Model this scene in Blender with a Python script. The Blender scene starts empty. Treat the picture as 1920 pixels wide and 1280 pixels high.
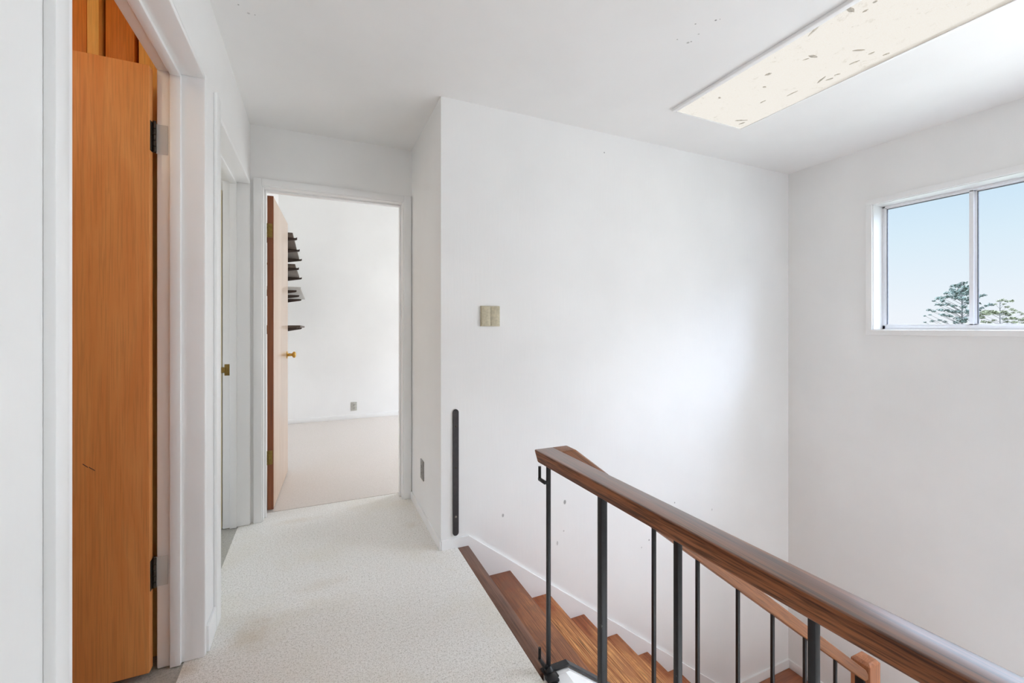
import bpy, bmesh, math, random
from mathutils import Vector, Matrix

random.seed(7)
scene = bpy.context.scene
COL = scene.collection

# ------------------------------------------------------------------ camera numbers
F_PX, YAW, CX, V0, H = 812.0, math.radians(24.245), 960.0, 615.0, 1.185
SN, CS = math.sin(YAW), math.cos(YAW)

def lin(c):
    return c / 12.92 if c <= 0.04045 else ((c + 0.055) / 1.055) ** 2.4

def rgb(r, g, b):
    return (lin(r / 255), lin(g / 255), lin(b / 255), 1.0)

# ------------------------------------------------------------------ node helpers
def new_mat(name):
    m = bpy.data.materials.new(name)
    m.use_nodes = True
    nt = m.node_tree
    b = nt.nodes['Principled BSDF']
    return m, nt, b

def N(nt, kind, **kw):
    n = nt.nodes.new(kind)
    for k, v in kw.items():
        setattr(n, k, v)
    return n

def mapped(nt, scale=(1, 1, 1), coord='Object', rot=(0, 0, 0)):
    tc = N(nt, 'ShaderNodeTexCoord')
    mp = N(nt, 'ShaderNodeMapping')
    mp.inputs['Scale'].default_value = scale
    mp.inputs['Rotation'].default_value = rot
    nt.links.new(tc.outputs[coord], mp.inputs['Vector'])
    return mp.outputs['Vector']

def mapped_tex(nt, scale, rot):
    tc = N(nt, 'ShaderNodeTexCoord')
    mp = N(nt, 'ShaderNodeMapping', vector_type='TEXTURE')
    mp.inputs['Scale'].default_value = tuple(1.0 / q for q in scale)
    mp.inputs['Rotation'].default_value = rot
    nt.links.new(tc.outputs['Object'], mp.inputs['Vector'])
    return mp.outputs['Vector']

def noise(nt, vec, scale, detail=3, rough=0.5, dist=0.0):
    n = N(nt, 'ShaderNodeTexNoise')
    n.inputs['Scale'].default_value = scale
    n.inputs['Detail'].default_value = detail
    n.inputs['Roughness'].default_value = rough
    n.inputs['Distortion'].default_value = dist
    nt.links.new(vec, n.inputs['Vector'])
    return n.outputs['Fac']

def ramp(nt, fac, stops, interp='LINEAR'):
    r = N(nt, 'ShaderNodeValToRGB')
    r.color_ramp.interpolation = interp
    els = r.color_ramp.elements
    while len(els) < len(stops):
        els.new(0.5)
    for e, (p, c) in zip(els, stops):
        e.position = p
        e.color = c
    nt.links.new(fac, r.inputs['Fac'])
    return r.outputs['Color']

def mix(nt, fac, a, b, mode='MIX'):
    m = N(nt, 'ShaderNodeMix', data_type='RGBA', blend_type=mode)
    for sock, val in ((m.inputs['Factor'], fac), (m.inputs['A'], a), (m.inputs['B'], b)):
        if hasattr(val, 'is_output'):
            nt.links.new(val, sock)
        else:
            sock.default_value = val
    # RGBA sockets are the third set
    return m

def mixc(nt, fac, a, b, mode='MIX'):
    m = N(nt, 'ShaderNodeMix', data_type='RGBA', blend_type=mode)
    ins = [s for s in m.inputs if s.type == 'RGBA']
    facs = [s for s in m.inputs if s.type == 'VALUE']
    for sock, val in ((facs[0], fac), (ins[0], a), (ins[1], b)):
        if isinstance(val, bpy.types.NodeSocket):
            nt.links.new(val, sock)
        else:
            sock.default_value = val
    return [s for s in m.outputs if s.type == 'RGBA'][0]

def bump(nt, b, height, strength, distance=0.002):
    n = N(nt, 'ShaderNodeBump')
    n.inputs['Strength'].default_value = strength
    n.inputs['Distance'].default_value = distance
    nt.links.new(height, n.inputs['Height'])
    nt.links.new(n.outputs['Normal'], b.inputs['Normal'])

def paint(name, col, rough=0.5, grain=(60, 60, 6), strength=0.12, marks=None, spec=0.4):
    m, nt, b = new_mat(name)
    v = mapped(nt, grain)
    f = noise(nt, v, 1.0, 4, 0.6)
    v2 = mapped(nt, (1, 1, 1))
    big = noise(nt, v2, 1.7, 3, 0.55)
    dark = tuple(c * 0.955 for c in col[:3]) + (1,)
    c = ramp(nt, big, [(0.3, dark), (0.62, col)])
    # sparse scuffs
    sc = noise(nt, mapped(nt, (9, 9, 5)), 2.6, 6, 0.72, 0.6)
    c = mixc(nt, ramp(nt, sc, [(0.735, (0, 0, 0, 1)), (0.78, (0.55, 0.55, 0.55, 1))]), c, tuple(q * 0.72 for q in col[:3]) + (1,))
    if marks:
        tc = N(nt, 'ShaderNodeTexCoord')
        for (p, rx, k, mc) in marks:
            mp = N(nt, 'ShaderNodeMapping', vector_type='TEXTURE')
            mp.inputs['Location'].default_value = p
            mp.inputs['Scale'].default_value = rx
            nt.links.new(tc.outputs['Object'], mp.inputs['Vector'])
            ln = N(nt, 'ShaderNodeVectorMath', operation='LENGTH')
            nt.links.new(mp.outputs['Vector'], ln.inputs[0])
            fac = ramp(nt, ln.outputs['Value'], [(0.6, (k, k, k, 1)), (1.0, (0, 0, 0, 1))])
            c = mixc(nt, fac, c, mc)
    nt.links.new(c, b.inputs['Base Color'])
    b.inputs['Roughness'].default_value = rough
    b.inputs['Specular IOR Level'].default_value = spec
    bump(nt, b, f, strength)
    return m

def wood(name, light, dark, axis='z', ring=26.0, rough=0.4, coat=0.0, contrast=(0.36, 0.66), fine=0.5, worn=None, along=1.1, rot=(0, 0, 0), top_coat=0.0, worn_y=None, spec=0.5):
    m, nt, b = new_mat(name)
    sc = {'x': (along, ring, ring), 'y': (ring, along, ring), 'z': (ring, ring, along)}[axis]
    v = mapped_tex(nt, sc, rot)
    f = noise(nt, v, 1.0, 5, 0.6, 0.9)
    c = ramp(nt, f, [(contrast[0], dark), (contrast[1], light)])
    sc2 = {'x': (6, 240, 240), 'y': (240, 6, 240), 'z': (240, 240, 6)}[axis]
    p = noise(nt, mapped_tex(nt, sc2, rot), 1.0, 2, 0.5)
    pores = ramp(nt, p, [(0.38, (1 - fine, 1 - fine, 1 - fine, 1)), (0.52, (1, 1, 1, 1))])
    c = mixc(nt, 1.0, c, pores, 'MULTIPLY')
    if worn_y:
        # varnish kept along the wall, worn to bare oak where people walk
        geo = N(nt, 'ShaderNodeNewGeometry')
        sp3 = N(nt, 'ShaderNodeSeparateXYZ')
        nt.links.new(geo.outputs['Position'], sp3.inputs[0])
        nz = noise(nt, mapped(nt, (9, 3, 9)), 1.0, 4, 0.6)
        ad = N(nt, 'ShaderNodeMath', operation='MULTIPLY_ADD')
        ad.inputs[1].default_value = 0.9
        nt.links.new(nz, ad.inputs[0])
        nt.links.new(sp3.outputs['Y'], ad.inputs[2])
        red = ramp(nt, f, [(contrast[0], worn_y[1]), (contrast[1], worn_y[0])])
        c = mixc(nt, ramp(nt, ad.outputs[0], [(0.0, (0, 0, 0, 1)), (1.0, (1, 1, 1, 1))]), c, red)
        mr = N(nt, 'ShaderNodeMapRange')
        mr.inputs['From Min'].default_value = 2.34
        mr.inputs['From Max'].default_value = 2.62
        nt.links.new(ad.outputs[0], mr.inputs['Value'])
        for l in list(nt.links):
            if l.from_socket == ad.outputs[0] and l.to_node.type == 'VALTORGB':
                tn = l.to_socket
                nt.links.remove(l)
                nt.links.new(mr.outputs['Result'], tn)
    if worn:
        w = noise(nt, mapped(nt, (1, 1, 1)), 9.0, 5, 0.65, 0.4)
        c = mixc(nt, ramp(nt, w, [(0.46, (0, 0, 0, 1)), (0.66, (0.85, 0.85, 0.85, 1))]), c, worn)
    nt.links.new(c, b.inputs['Base Color'])
    b.inputs['Roughness'].default_value = rough
    b.inputs['Coat Weight'].default_value = coat
    b.inputs['Specular IOR Level'].default_value = spec
    if top_coat:
        # the top of the rail is polished by hands
        geo = N(nt, 'ShaderNodeNewGeometry')
        sp3 = N(nt, 'ShaderNodeSeparateXYZ')
        nt.links.new(geo.outputs['Normal'], sp3.inputs[0])
        mr = N(nt, 'ShaderNodeMapRange')
        mr.inputs['From Min'].default_value = 0.6
        mr.inputs['From Max'].default_value = 0.95
        mr.inputs['To Min'].default_value = coat
        mr.inputs['To Max'].default_value = top_coat
        nt.links.new(sp3.outputs['Z'], mr.inputs['Value'])
        nt.links.new(mr.outputs['Result'], b.inputs['Coat Weight'])
        b.inputs['Coat IOR'].default_value = 1.85
    b.inputs['Coat Roughness'].default_value = 0.3 if top_coat else 0.22
    bump(nt, b, p, 0.12, 0.001)
    return m

def metal(name, col, rough=0.4, metallic=1.0, spots=None, plain=False):
    m, nt, b = new_mat(name)
    c = col
    n = noise(nt, mapped(nt), 60.0, 4, 0.6)
    lo_ = 0.97 if plain else 0.75
    c = ramp(nt, n, [(0.35, tuple(q * lo_ for q in col[:3]) + (1,)), (0.65, col)])
    if spots:
        s = noise(nt, mapped(nt), 45.0, 3, 0.6)
        c = mixc(nt, ramp(nt, s, [(0.72, (0, 0, 0, 1)), (0.76, (1, 1, 1, 1))]), c, spots)
    nt.links.new(c, b.inputs['Base Color'])
    b.inputs['Metallic'].default_value = metallic
    b.inputs['Roughness'].default_value = rough
    return m

def speckle(name, base, dark, lightc, stain, rough=0.45, marks=()):
    m, nt, b = new_mat(name)
    v = mapped(nt)
    f1 = noise(nt, v, 210.0, 3, 0.8)
    f2 = noise(nt, v, 90.0, 5, 0.85)
    c = ramp(nt, f1, [(0.40, dark), (0.50, base), (0.60, base), (0.70, lightc)])
    c2 = ramp(nt, f2, [(0.30, dark), (0.50, base)])
    c = mixc(nt, 0.5, c, c2)
    big = noise(nt, v, 1.9, 4, 0.6, 0.3)
    c = mixc(nt, ramp(nt, big, [(0.50, (0, 0, 0, 1)), (0.74, (0.55, 0.55, 0.55, 1))]), c, stain)
    for (p, rx, k, mc) in marks:
        tc = N(nt, 'ShaderNodeTexCoord')
        mp = N(nt, 'ShaderNodeMapping', vector_type='TEXTURE')
        mp.inputs['Location'].default_value = p
        mp.inputs['Scale'].default_value = rx
        nt.links.new(tc.outputs['Object'], mp.inputs['Vector'])
        ln = N(nt, 'ShaderNodeVectorMath', operation='LENGTH')
        nt.links.new(mp.outputs['Vector'], ln.inputs[0])
        sm = N(nt, 'ShaderNodeMath', operation='MULTIPLY_ADD')
        sm.inputs[1].default_value = 0.9
        nt.links.new(noise(nt, v, 14.0, 5, 0.7), sm.inputs[0])
        nt.links.new(ln.outputs['Value'], sm.inputs[2])
        c = mixc(nt, ramp(nt, sm.outputs[0], [(0.35, (k, k, k, 1)), (1.0, (0, 0, 0, 1))]), c, mc)
    nt.links.new(c, b.inputs['Base Color'])
    b.inputs['Roughness'].default_value = rough
    bump(nt, b, f1, 0.08, 0.001)
    return m

# ------------------------------------------------------------------ materials
WALL_MARKS = []
def wall_mark(x, z, rx, rz, k=0.5, col=rgb(120, 118, 116)):
    WALL_MARKS.append(((x, 2.269, z), (rx, 0.5, rz), k, col))

def px_on_y(u, v, y):
    a = (u - CX) / F_PX
    rx, ry, rz = SN + a * CS, CS - a * SN, -(v - V0) / F_PX
    d = y / ry
    return d * rx, H + d * rz, d

def px_on_x(u, v, x):
    a = (u - CX) / F_PX
    rx, ry, rz = SN + a * CS, CS - a * SN, -(v - V0) / F_PX
    d = x / rx
    return d * ry, H + d * rz, d

for (u, v, ru, rv, k) in ((1059, 941, 3.2, 5, .75), (943, 966, 2.6, 4, .6), (1045, 1018, 2, 5, .5), (1057, 995, 2, 2, .4),
                          (1217, 1012, 1.6, 2, .8), (1203, 1026, 1.4, 2, .4), (1133, 286, 1.5, 1.5, .8),
                          (1265, 942, 1.4, 1.8, .7), (1335, 955, 1.4, 2.5, .4)):
    x, z, d = px_on_y(u, v, 2.269)
    wall_mark(x, z, ru * d / F_PX, rv * d / F_PX, k)

M = {}
M['wall'] = paint('white_wall_paint', (0.875, 0.872, 0.862, 1), 0.55, (70, 70, 7), 0.22)
M['wall_stair'] = paint('white_stair_wall_paint', (0.875, 0.872, 0.864, 1), 0.55, (70, 70, 7), 0.22, marks=WALL_MARKS)
CEIL_MARKS = []
for (u, v, r_, k) in ((1304, 45, 1.6, .6), (1342, 38, 2.0, .8), (1310, 64, 1.8, .4), (1290, 80, 2.6, .5), (1296, 78, 1.6, .6), (1270, 74, 1.5, .5), (975, 228, 10, .10), (447, 9, 1.5, .7), (466, 25, 2.5, .35), (478, 28, 1.2, .6), (1350, 36, 1.2, .5)):
    a_ = (u - CX) / F_PX
    d_ = (2.425 - H) / ((V0 - v) / F_PX)
    q_ = r_ * 1.2 * d_ / F_PX
    CEIL_MARKS.append(((d_ * (SN + a_ * CS), d_ * (CS - a_ * SN), 2.425), (q_, q_, 0.5), k, rgb(110, 108, 104)))
M['ceil'] = paint('white_ceiling_paint', (0.875, 0.87, 0.86, 1), 0.7, (25, 25, 25), 0.15, marks=CEIL_MARKS)
M['trim'] = paint('white_gloss_trim', (0.90, 0.90, 0.895, 1), 0.32, (80, 80, 5), 0.12, spec=0.5)
FLOOR_MARKS = []
for (u, v, rx_, ry_, k) in ((470, 1190, .16, .22, .55), (560, 975, .30, .10, .3), (600, 1095, .25, .12, .22), (345, 1255, .12, .10, .5), (930, 1120, .06, .5, .3), (770, 985, .10, .10, .3)):
    a_ = (u - CX) / F_PX
    d_ = H * F_PX / (v - V0)
    FLOOR_MARKS.append(((d_ * (SN + a_ * CS), d_ * (CS - a_ * SN), 0), (rx_, ry_, 0.5), k, rgb(192, 172, 140)))
M['floor'] = speckle('speckled_vinyl', rgb(242, 240, 235), rgb(150, 143, 128), rgb(252, 251, 248), rgb(220, 212, 192), marks=FLOOR_MARKS)
M['floor2'] = speckle('warm_vinyl', rgb(222, 214, 207), rgb(192, 180, 170), rgb(236, 231, 226), rgb(214, 206, 196))
M['floor3'] = speckle('grey_vinyl', rgb(180, 178, 170), rgb(120, 118, 110), rgb(214, 212, 206), rgb(170, 166, 155))
M['orange_wood'] = wood('orange_birch_veneer', rgb(230, 162, 94), rgb(212, 129, 62), 'z', 9, 0.5, 0.0, (0.28, 0.74), 0.12)
M['closet_wood'] = wood('amber_panelling', rgb(232, 156, 70), rgb(204, 116, 40), 'z', 14, 0.4, 0.1, (0.32, 0.7), 0.15)
M['pale_closet_wood'] = wood('pale_panelling', rgb(252, 210, 126), rgb(240, 184, 94), 'z', 12, 0.4, 0.1, (0.3, 0.7), 0.12)
M['dark_edge'] = wood('reddish_door_edge', rgb(158, 92, 52), rgb(126, 66, 34), 'z', 30, 0.45, 0.0, (0.3, 0.7), 0.2)
M['pale_wood'] = wood('pale_birch_veneer', rgb(216, 190, 166), rgb(202, 170, 142), 'z', 14, 0.28, 0.45, (0.3, 0.7), 0.12)
M['rail_wood'] = wood('brown_oak_rail', rgb(150, 92, 56), rgb(96, 52, 28), 'y', 44, 0.5, 0.0, (0.36, 0.62), 0.6, along=0.7, rot=(0, 0, -0.02), top_coat=1.0, spec=0.3)
M['rail_slope_wood'] = wood('brown_oak_sloping_rail', rgb(160, 104, 66), rgb(126, 78, 46), 'x', 30, 0.45, 0.1, (0.34, 0.66), 0.4, along=1.0, rot=(0, 0.645, 0))
M['newel_wood'] = wood('orange_brown_newel', rgb(186, 122, 84), rgb(158, 96, 60), 'z', 22, 0.42, 0.1, (0.3, 0.7), 0.3)
M['tread_wood'] = wood('oak_tread', rgb(232, 170, 108), rgb(178, 112, 64), 'y', 74, 0.55, 0.0, (0.40, 0.60), 0.62, worn=rgb(172, 112, 70), worn_y=(rgb(168, 96, 56), rgb(126, 68, 40)), spec=0.3)
M['tread_red'] = wood('reddish_tread', rgb(178, 116, 74), rgb(132, 80, 50), 'y', 30, 0.55, 0.0, (0.34, 0.66), 0.45, worn=rgb(124, 84, 62), worn_y=(rgb(140, 80, 50), rgb(104, 58, 36)))
M['tread_dark'] = wood('worn_nosing', rgb(140, 98, 76), rgb(104, 68, 50), 'y', 30, 0.5, 0.1, (0.35, 0.65), 0.35, worn=rgb(116, 84, 68))
M['landing_wood'] = wood('red_brown_landing', rgb(176, 104, 62), rgb(146, 80, 46), 'x', 16, 0.4, 0.25, (0.32, 0.68), 0.3)
M['shelf_wood'] = wood('dark_walnut_shelf', rgb(104, 88, 76), rgb(78, 64, 54), 'y', 26, 0.5, 0.0, (0.3, 0.7), 0.2)
M['bracket'] = metal('dark_brown_bracket', rgb(66, 50, 42), 0.5, 0.0)
M['shelf_pale'] = paint('grey_shelf_paint', rgb(196, 194, 190), 0.5)
M['iron'] = metal('black_iron', rgb(38, 38, 40), 0.42, 0.35, spots=rgb(120, 116, 112))
M['strip'] = metal('charcoal_strip', rgb(62, 58, 60), 0.55, 0.2)
M['steel'] = metal('dull_steel', rgb(150, 145, 136), 0.4, 1.0)
M['dark_steel'] = metal('tarnished_steel', rgb(74, 66, 58), 0.4, 0.8)
M['brass'] = metal('brass', rgb(212, 168, 84), 0.28, 1.0)
M['old_brass'] = metal('tarnished_brass', rgb(150, 122, 66), 0.4, 0.8)
M['alum'] = metal('aluminium_frame', rgb(240, 240, 243), 0.45, 0.0, plain=True)
M['beige'] = metal('champagne_switch', rgb(202, 192, 166), 0.45, 0.25)
M['outlet_grey'] = metal('grey_outlet', rgb(150, 149, 146), 0.45, 0.2)
M['outlet_pale'] = metal('pale_outlet', rgb(196, 194, 186), 0.45, 0.1)
M['slot'] = metal('dark_slot', rgb(60, 58, 55), 0.6, 0.0)
M['rubber'] = metal('grey_seal', rgb(110, 112, 120), 0.6, 0.1)
M['cream'] = paint('cream_cupboard', rgb(222, 210, 176), 0.5)
M['bark'] = metal('tree_bark', rgb(86, 84, 80), 0.9, 0.0)
M['needle_grey'] = metal('grey_green_needles', rgb(80, 92, 84), 0.9, 0.0)
M['needle_olive'] = metal('olive_needles', rgb(98, 101, 76), 0.9, 0.0)
M['ground'] = metal('hillside', rgb(92, 94, 78), 0.95, 0.0)

# glass
m, nt, b = new_mat('window_glass')
b.inputs['Base Color'].default_value = (0.98, 0.99, 1, 1)
b.inputs['Roughness'].default_value = 0.0
b.inputs['IOR'].default_value = 1.45
b.inputs['Transmission Weight'].default_value = 1.0
# thin architectural glass: mostly transparent with a faint reflection
tr = N(nt, 'ShaderNodeBsdfTransparent')
gl = N(nt, 'ShaderNodeBsdfGlossy')
gl.inputs['Roughness'].default_value = 0.02
fr = N(nt, 'ShaderNodeFresnel')
fr.inputs['IOR'].default_value = 1.1
ms = N(nt, 'ShaderNodeMixShader')
nt.links.new(fr.outputs['Fac'], ms.inputs[0])
nt.links.new(tr.outputs[0], ms.inputs[1])
nt.links.new(gl.outputs[0], ms.inputs[2])
nt.links.new(ms.outputs[0], nt.nodes['Material Output'].inputs['Surface'])
M['glass'] = m

# ceiling diffuser: a lit plastic panel with dirt and dead leaves on it
m, nt, b = new_mat('lit_diffuser')
v = mapped(nt)
sp = noise(nt, v, 42.0, 3, 0.7)
stv = mapped(nt, (1.0, 1.0, 1.0))
st = noise(nt, stv, 13.0, 6, 0.78, 0.5)
prism_tex = noise(nt, v, 330.0, 1, 0.5)
c = ramp(nt, prism_tex, [(0.35, (0.98, 0.92, 0.83, 1)), (0.6, (1.0, 0.965, 0.90, 1))])
c = mixc(nt, ramp(nt, st, [(0.585, (0, 0, 0, 1)), (0.68, (0.6, 0.6, 0.6, 1))]), c, rgb(214, 206, 190))
c = mixc(nt, ramp(nt, sp, [(0.66, (0, 0, 0, 1)), (0.76, (0.6, 0.6, 0.6, 1))]), c, rgb(196, 182, 162))
# dirt gathered along the stair-side edge of the panel
sxy = N(nt, 'ShaderNodeSeparateXYZ')
nt.links.new(mapped(nt), sxy.inputs[0])
en = noise(nt, mapped(nt, (60, 9, 1)), 1.0, 5, 0.7)
ea = N(nt, 'ShaderNodeMath', operation='MULTIPLY_ADD')
ea.inputs[1].default_value = 0.05
nt.links.new(en, ea.inputs[0])
nt.links.new(sxy.outputs['X'], ea.inputs[2])
em = N(nt, 'ShaderNodeMapRange')
em.inputs['From Min'].default_value = 0.272
em.inputs['From Max'].default_value = 0.302
nt.links.new(ea.outputs[0], em.inputs['Value'])
ey = N(nt, 'ShaderNodeMapRange')
ey.inputs['From Min'].default_value = 0.30
ey.inputs['From Max'].default_value = -0.05
nt.links.new(sxy.outputs['Y'], ey.inputs['Value'])
ex = N(nt, 'ShaderNodeMath', operation='MULTIPLY')
nt.links.new(em.outputs['Result'], ex.inputs[0])
nt.links.new(ey.outputs['Result'], ex.inputs[1])
c = mixc(nt, ex.outputs[0], c, rgb(206, 198, 186))
b.inputs['Base Color'].default_value = (0.05, 0.05, 0.048, 1)
b.inputs['Specular IOR Level'].default_value = 0.0
nt.links.new(c, b.inputs['Emission Color'])
b.inputs['Emission Strength'].default_value = 0.565
b.inputs['Roughness'].default_value = 0.4
M['diffuser'] = m
M['dead_leaf'] = metal('dead_leaf', rgb(204, 196, 182), 0.8, 0.0)

# bulb
m, nt, b = new_mat('warm_bulb')
b.inputs['Emission Color'].default_value = (1.0, 0.72, 0.38, 1)
b.inputs['Emission Strength'].default_value = 8.0
M['bulb'] = m

# ------------------------------------------------------------------ mesh builder
class MB:
    def __init__(self):
        self.bm = bmesh.new()

    def _merge(self, t):
        me = bpy.data.meshes.new('t')
        t.to_mesh(me)
        t.free()
        self.bm.from_mesh(me)
        bpy.data.meshes.remove(me)

    def box(self, lo, hi, bev=0.0, seg=2):
        lo2 = [min(a, c) for a, c in zip(lo, hi)]
        hi2 = [max(a, c) for a, c in zip(lo, hi)]
        t = bmesh.new()
        bmesh.ops.create_cube(t, size=1.0)
        for vv in t.verts:
            vv.co = Vector([lo2[i] + (vv.co[i] + 0.5) * (hi2[i] - lo2[i]) for i in range(3)])
        if bev > 0:
            bmesh.ops.bevel(t, geom=t.edges[:], offset=bev, segments=seg, affect='EDGES', profile=0.5)
        self._merge(t)
        return self

    def hexa(self, pts, bev=0.0, seg=2):
        """pts: 4 bottom corners then 4 top corners, same order round."""
        t = bmesh.new()
        vs = [t.verts.new(p) for p in pts]
        for f in ((3, 2, 1, 0), (4, 5, 6, 7), (0, 1, 5, 4), (1, 2, 6, 5), (2, 3, 7, 6), (3, 0, 4, 7)):
            t.faces.new([vs[i] for i in f])
        bmesh.ops.recalc_face_normals(t, faces=t.faces[:])
        if bev > 0:
            bmesh.ops.bevel(t, geom=t.edges[:], offset=bev, segments=seg, affect='EDGES', profile=0.5)
        self._merge(t)
        return self

    def prism(self, poly, axis, lo, hi, bev=0.0, seg=2):
        """poly: 2-D outline in the two other axes (x,z for y; y,z for x; x,y for z)."""
        def P(a, c, h):
            return {'y': (a, h, c), 'x': (h, a, c), 'z': (a, c, h)}[axis]
        t = bmesh.new()
        A = [t.verts.new(P(a, c, lo)) for a, c in poly]
        B = [t.verts.new(P(a, c, hi)) for a, c in poly]
        t.faces.new(A)
        t.faces.new(B[::-1])
        n = len(poly)
        for i in range(n):
            t.faces.new((A[i], B[i], B[(i + 1) % n], A[(i + 1) % n]))
        bmesh.ops.recalc_face_normals(t, faces=t.faces[:])
        if bev > 0:
            bmesh.ops.bevel(t, geom=t.edges[:], offset=bev, segments=seg, affect='EDGES', profile=0.5)
        self._merge(t)
        return self

    def tube(self, p0, p1, r0, r1=None, n=16, cap=True):
        r1 = r0 if r1 is None else r1
        p0, p1 = Vector(p0), Vector(p1)
        d = (p1 - p0).normalized()
        up = Vector((0, 0, 1)) if abs(d.z) < 0.9 else Vector((1, 0, 0))
        a = d.cross(up).normalized()
        c = d.cross(a)
        t = bmesh.new()
        A, B = [], []
        for i in range(n):
            q = 2 * math.pi * i / n
            o = a * math.cos(q) + c * math.sin(q)
            A.append(t.verts.new(p0 + o * r0))
            B.append(t.verts.new(p1 + o * r1))
        for i in range(n):
            t.faces.new((A[i], A[(i + 1) % n], B[(i + 1) % n], B[i]))
        if cap:
            t.faces.new(A[::-1])
            t.faces.new(B)
        bmesh.ops.recalc_face_normals(t, faces=t.faces[:])
        self._merge(t)
        return self

    def lathe(self, p0, axis, prof, n=24):
        """prof: list of (distance along axis, radius)."""
        p0, d = Vector(p0), Vector(axis).normalized()
        up = Vector((0, 0, 1)) if abs(d.z) < 0.9 else Vector((1, 0, 0))
        a = d.cross(up).normalized()
        c = d.cross(a)
        t = bmesh.new()
        rings = []
        for h, r in prof:
            rings.append([t.verts.new(p0 + d * h + (a * math.cos(2 * math.pi * i / n) + c * math.sin(2 * math.pi * i / n)) * max(r, 1e-4)) for i in range(n)])
        for A, B in zip(rings, rings[1:]):
            for i in range(n):
                t.faces.new((A[i], A[(i + 1) % n], B[(i + 1) % n], B[i]))
        t.faces.new(rings[0][::-1])
        t.faces.new(rings[-1])
        bmesh.ops.recalc_face_normals(t, faces=t.faces[:])
        self._merge(t)
        return self

    def tri(self, a, b_, c):
        vs = [self.bm.verts.new(p) for p in (a, b_, c)]
        self.bm.faces.new(vs)

    def build(self, name, mat, parent=None, origin=None, smooth=True):
        if parent is not None:
            org = Vector(parent['_o'])
            if origin is not None:
                org = Vector(origin)
        elif origin is not None:
            org = Vector(origin)
        else:
            org = Vector((0, 0, 0))
        for vv in self.bm.verts:
            vv.co -= org
        me = bpy.data.meshes.new(name)
        self.bm.to_mesh(me)
        self.bm.free()
        if smooth:
            for p in me.polygons:
                p.use_smooth = True
            me.set_sharp_from_angle(angle=math.radians(32))
        me.materials.append(mat)
        o = bpy.data.objects.new(name, me)
        COL.objects.link(o)
        o['_o'] = tuple(org)
        if parent is not None:
            o.parent = parent
            o.location = org - Vector(parent['_o'])
        else:
            o.location = org
        return o

def tag(o, label, cat, group=None, kind=None):
    o['label'] = label
    o['category'] = cat
    if group:
        o['group'] = group
    if kind:
        o['kind'] = kind
    return o

def thing(name, loc, label, cat, group=None, kind=None):
    o = bpy.data.objects.new(name, None)
    o.empty_display_size = 0.1
    COL.objects.link(o)
    o.location = loc
    o['_o'] = tuple(loc)
    return tag(o, label, cat, group, kind)

def struct(o, label=None, cat=None):
    o['kind'] = 'structure'
    if label:
        o['label'] = label
    if cat:
        o['category'] = cat
    return o

def box(lo, hi, bev=0.0):
    return MB().box(lo, hi, bev)

# ------------------------------------------------------------------ key dimensions
CEIL = 2.425
XL, XLB = -0.37, -0.495        # left wall, its two faces
YE, YEB = 3.053, 3.18          # end wall
XS = 0.605                     # short passage wall
YW = 2.269                     # long stair wall
XR, XRB = 3.465, 3.61          # window wall
YB, YBB = -1.6, -1.73          # wall behind the viewer
YF = 6.015                     # far wall of the bedroom
XFL = -0.43                    # bedroom left wall
XFR = 3.6
LOW = -2.69                    # lower storey floor
D1A, D1B, D1H = 0.945, 1.877, 2.08     # first left doorway
D2A, D2B, D2H = 2.113, 3.025, 2.052    # second left doorway
EA, EB, EH = -0.30, 0.54, 2.052        # end doorway
FE = 0.693                     # floor edge over the stairs
RISE, RUN, NOSE = 0.1922, 0.2495, 0.755
YST = 1.315                    # open side of the stair

# ------------------------------------------------------------------ floors
mb = MB().box((XL - 0.06, YBB, -0.24), (FE, YW + 0.02, 0.0)).box((XL - 0.06, YW + 0.02, -0.24), (XS + 0.06, YEB - 0.003, 0.0))
struct(mb.build('floor', M['floor']), 'speckled off-white vinyl floor of the hallway', 'floor')
struct(box((XFL - 0.1, YEB + 0.001, -0.24), (XFR + 0.1, YF + 0.12, 0.001)).build('floor_bedroom', M['floor2']), 'warm beige floor of the room beyond the end doorway', 'floor')
mb = MB().box((-2.3, 2.06, -0.24), (XL - 0.06, YE, -0.002))
struct(mb.build('floor_bathroom', M['floor3']), 'greyer floor through the second left doorway', 'floor')
struct(box((-1.75, 0.2, -0.24), (XL - 0.06, 2.06, -0.002)).build('floor_closet', M['floor3']), 'grey floor inside the panelled closet', 'floor')
struct(box((FE, YBB, LOW - 0.1), (XRB, YW, LOW)).build('floor_lower', M['floor']), 'floor of the storey below the stairs', 'floor')
struct(box((-2.4, YBB, CEIL), (XFR + 0.12, YEB, CEIL + 0.12)).build('ceiling', M['ceil']), 'flat white ceiling over the hallway and stairs', 'ceiling')

CB = 3.1                         # higher ceiling of the far room
struct(box((XFL - 0.1, YE, CB), (XFR + 0.12, YF + 0.12, CB + 0.12)).build('ceiling_bedroom', M['ceil']), 'higher white ceiling of the far room', 'ceiling')
# ------------------------------------------------------------------ walls
J = 0.025   # jamb board thickness
mb = MB()
mb.box((XLB, YBB, 0), (XL, D1A - J, CEIL))
mb.box((XLB, D1A - J, D1H + J), (XL, D1B + J, CEIL))
mb.box((XLB, D1B + J, 0), (XL, D2A - J, CEIL))
mb.box((XLB, D2A - J, D2H + J), (XL, YE, CEIL))
struct(mb.build('wall_left', M['wall']), 'white left wall of the hallway with two doorways', 'wall')

mb = MB()
mb.box((-2.3, YE, 0), (EA - J, YEB, CEIL))
mb.box((EA - J, YE, EH + J), (EB + J, YEB, CEIL))
mb.box((EB + J, YE, 0), (XFR, YEB, CEIL))
mb.box((XFL - 0.1, YEB - 0.06, CEIL), (XFR + 0.12, YEB, CB))
struct(mb.build('wall_end', M['wall']), 'white end wall of the hallway around the open doorway', 'wall')

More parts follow.
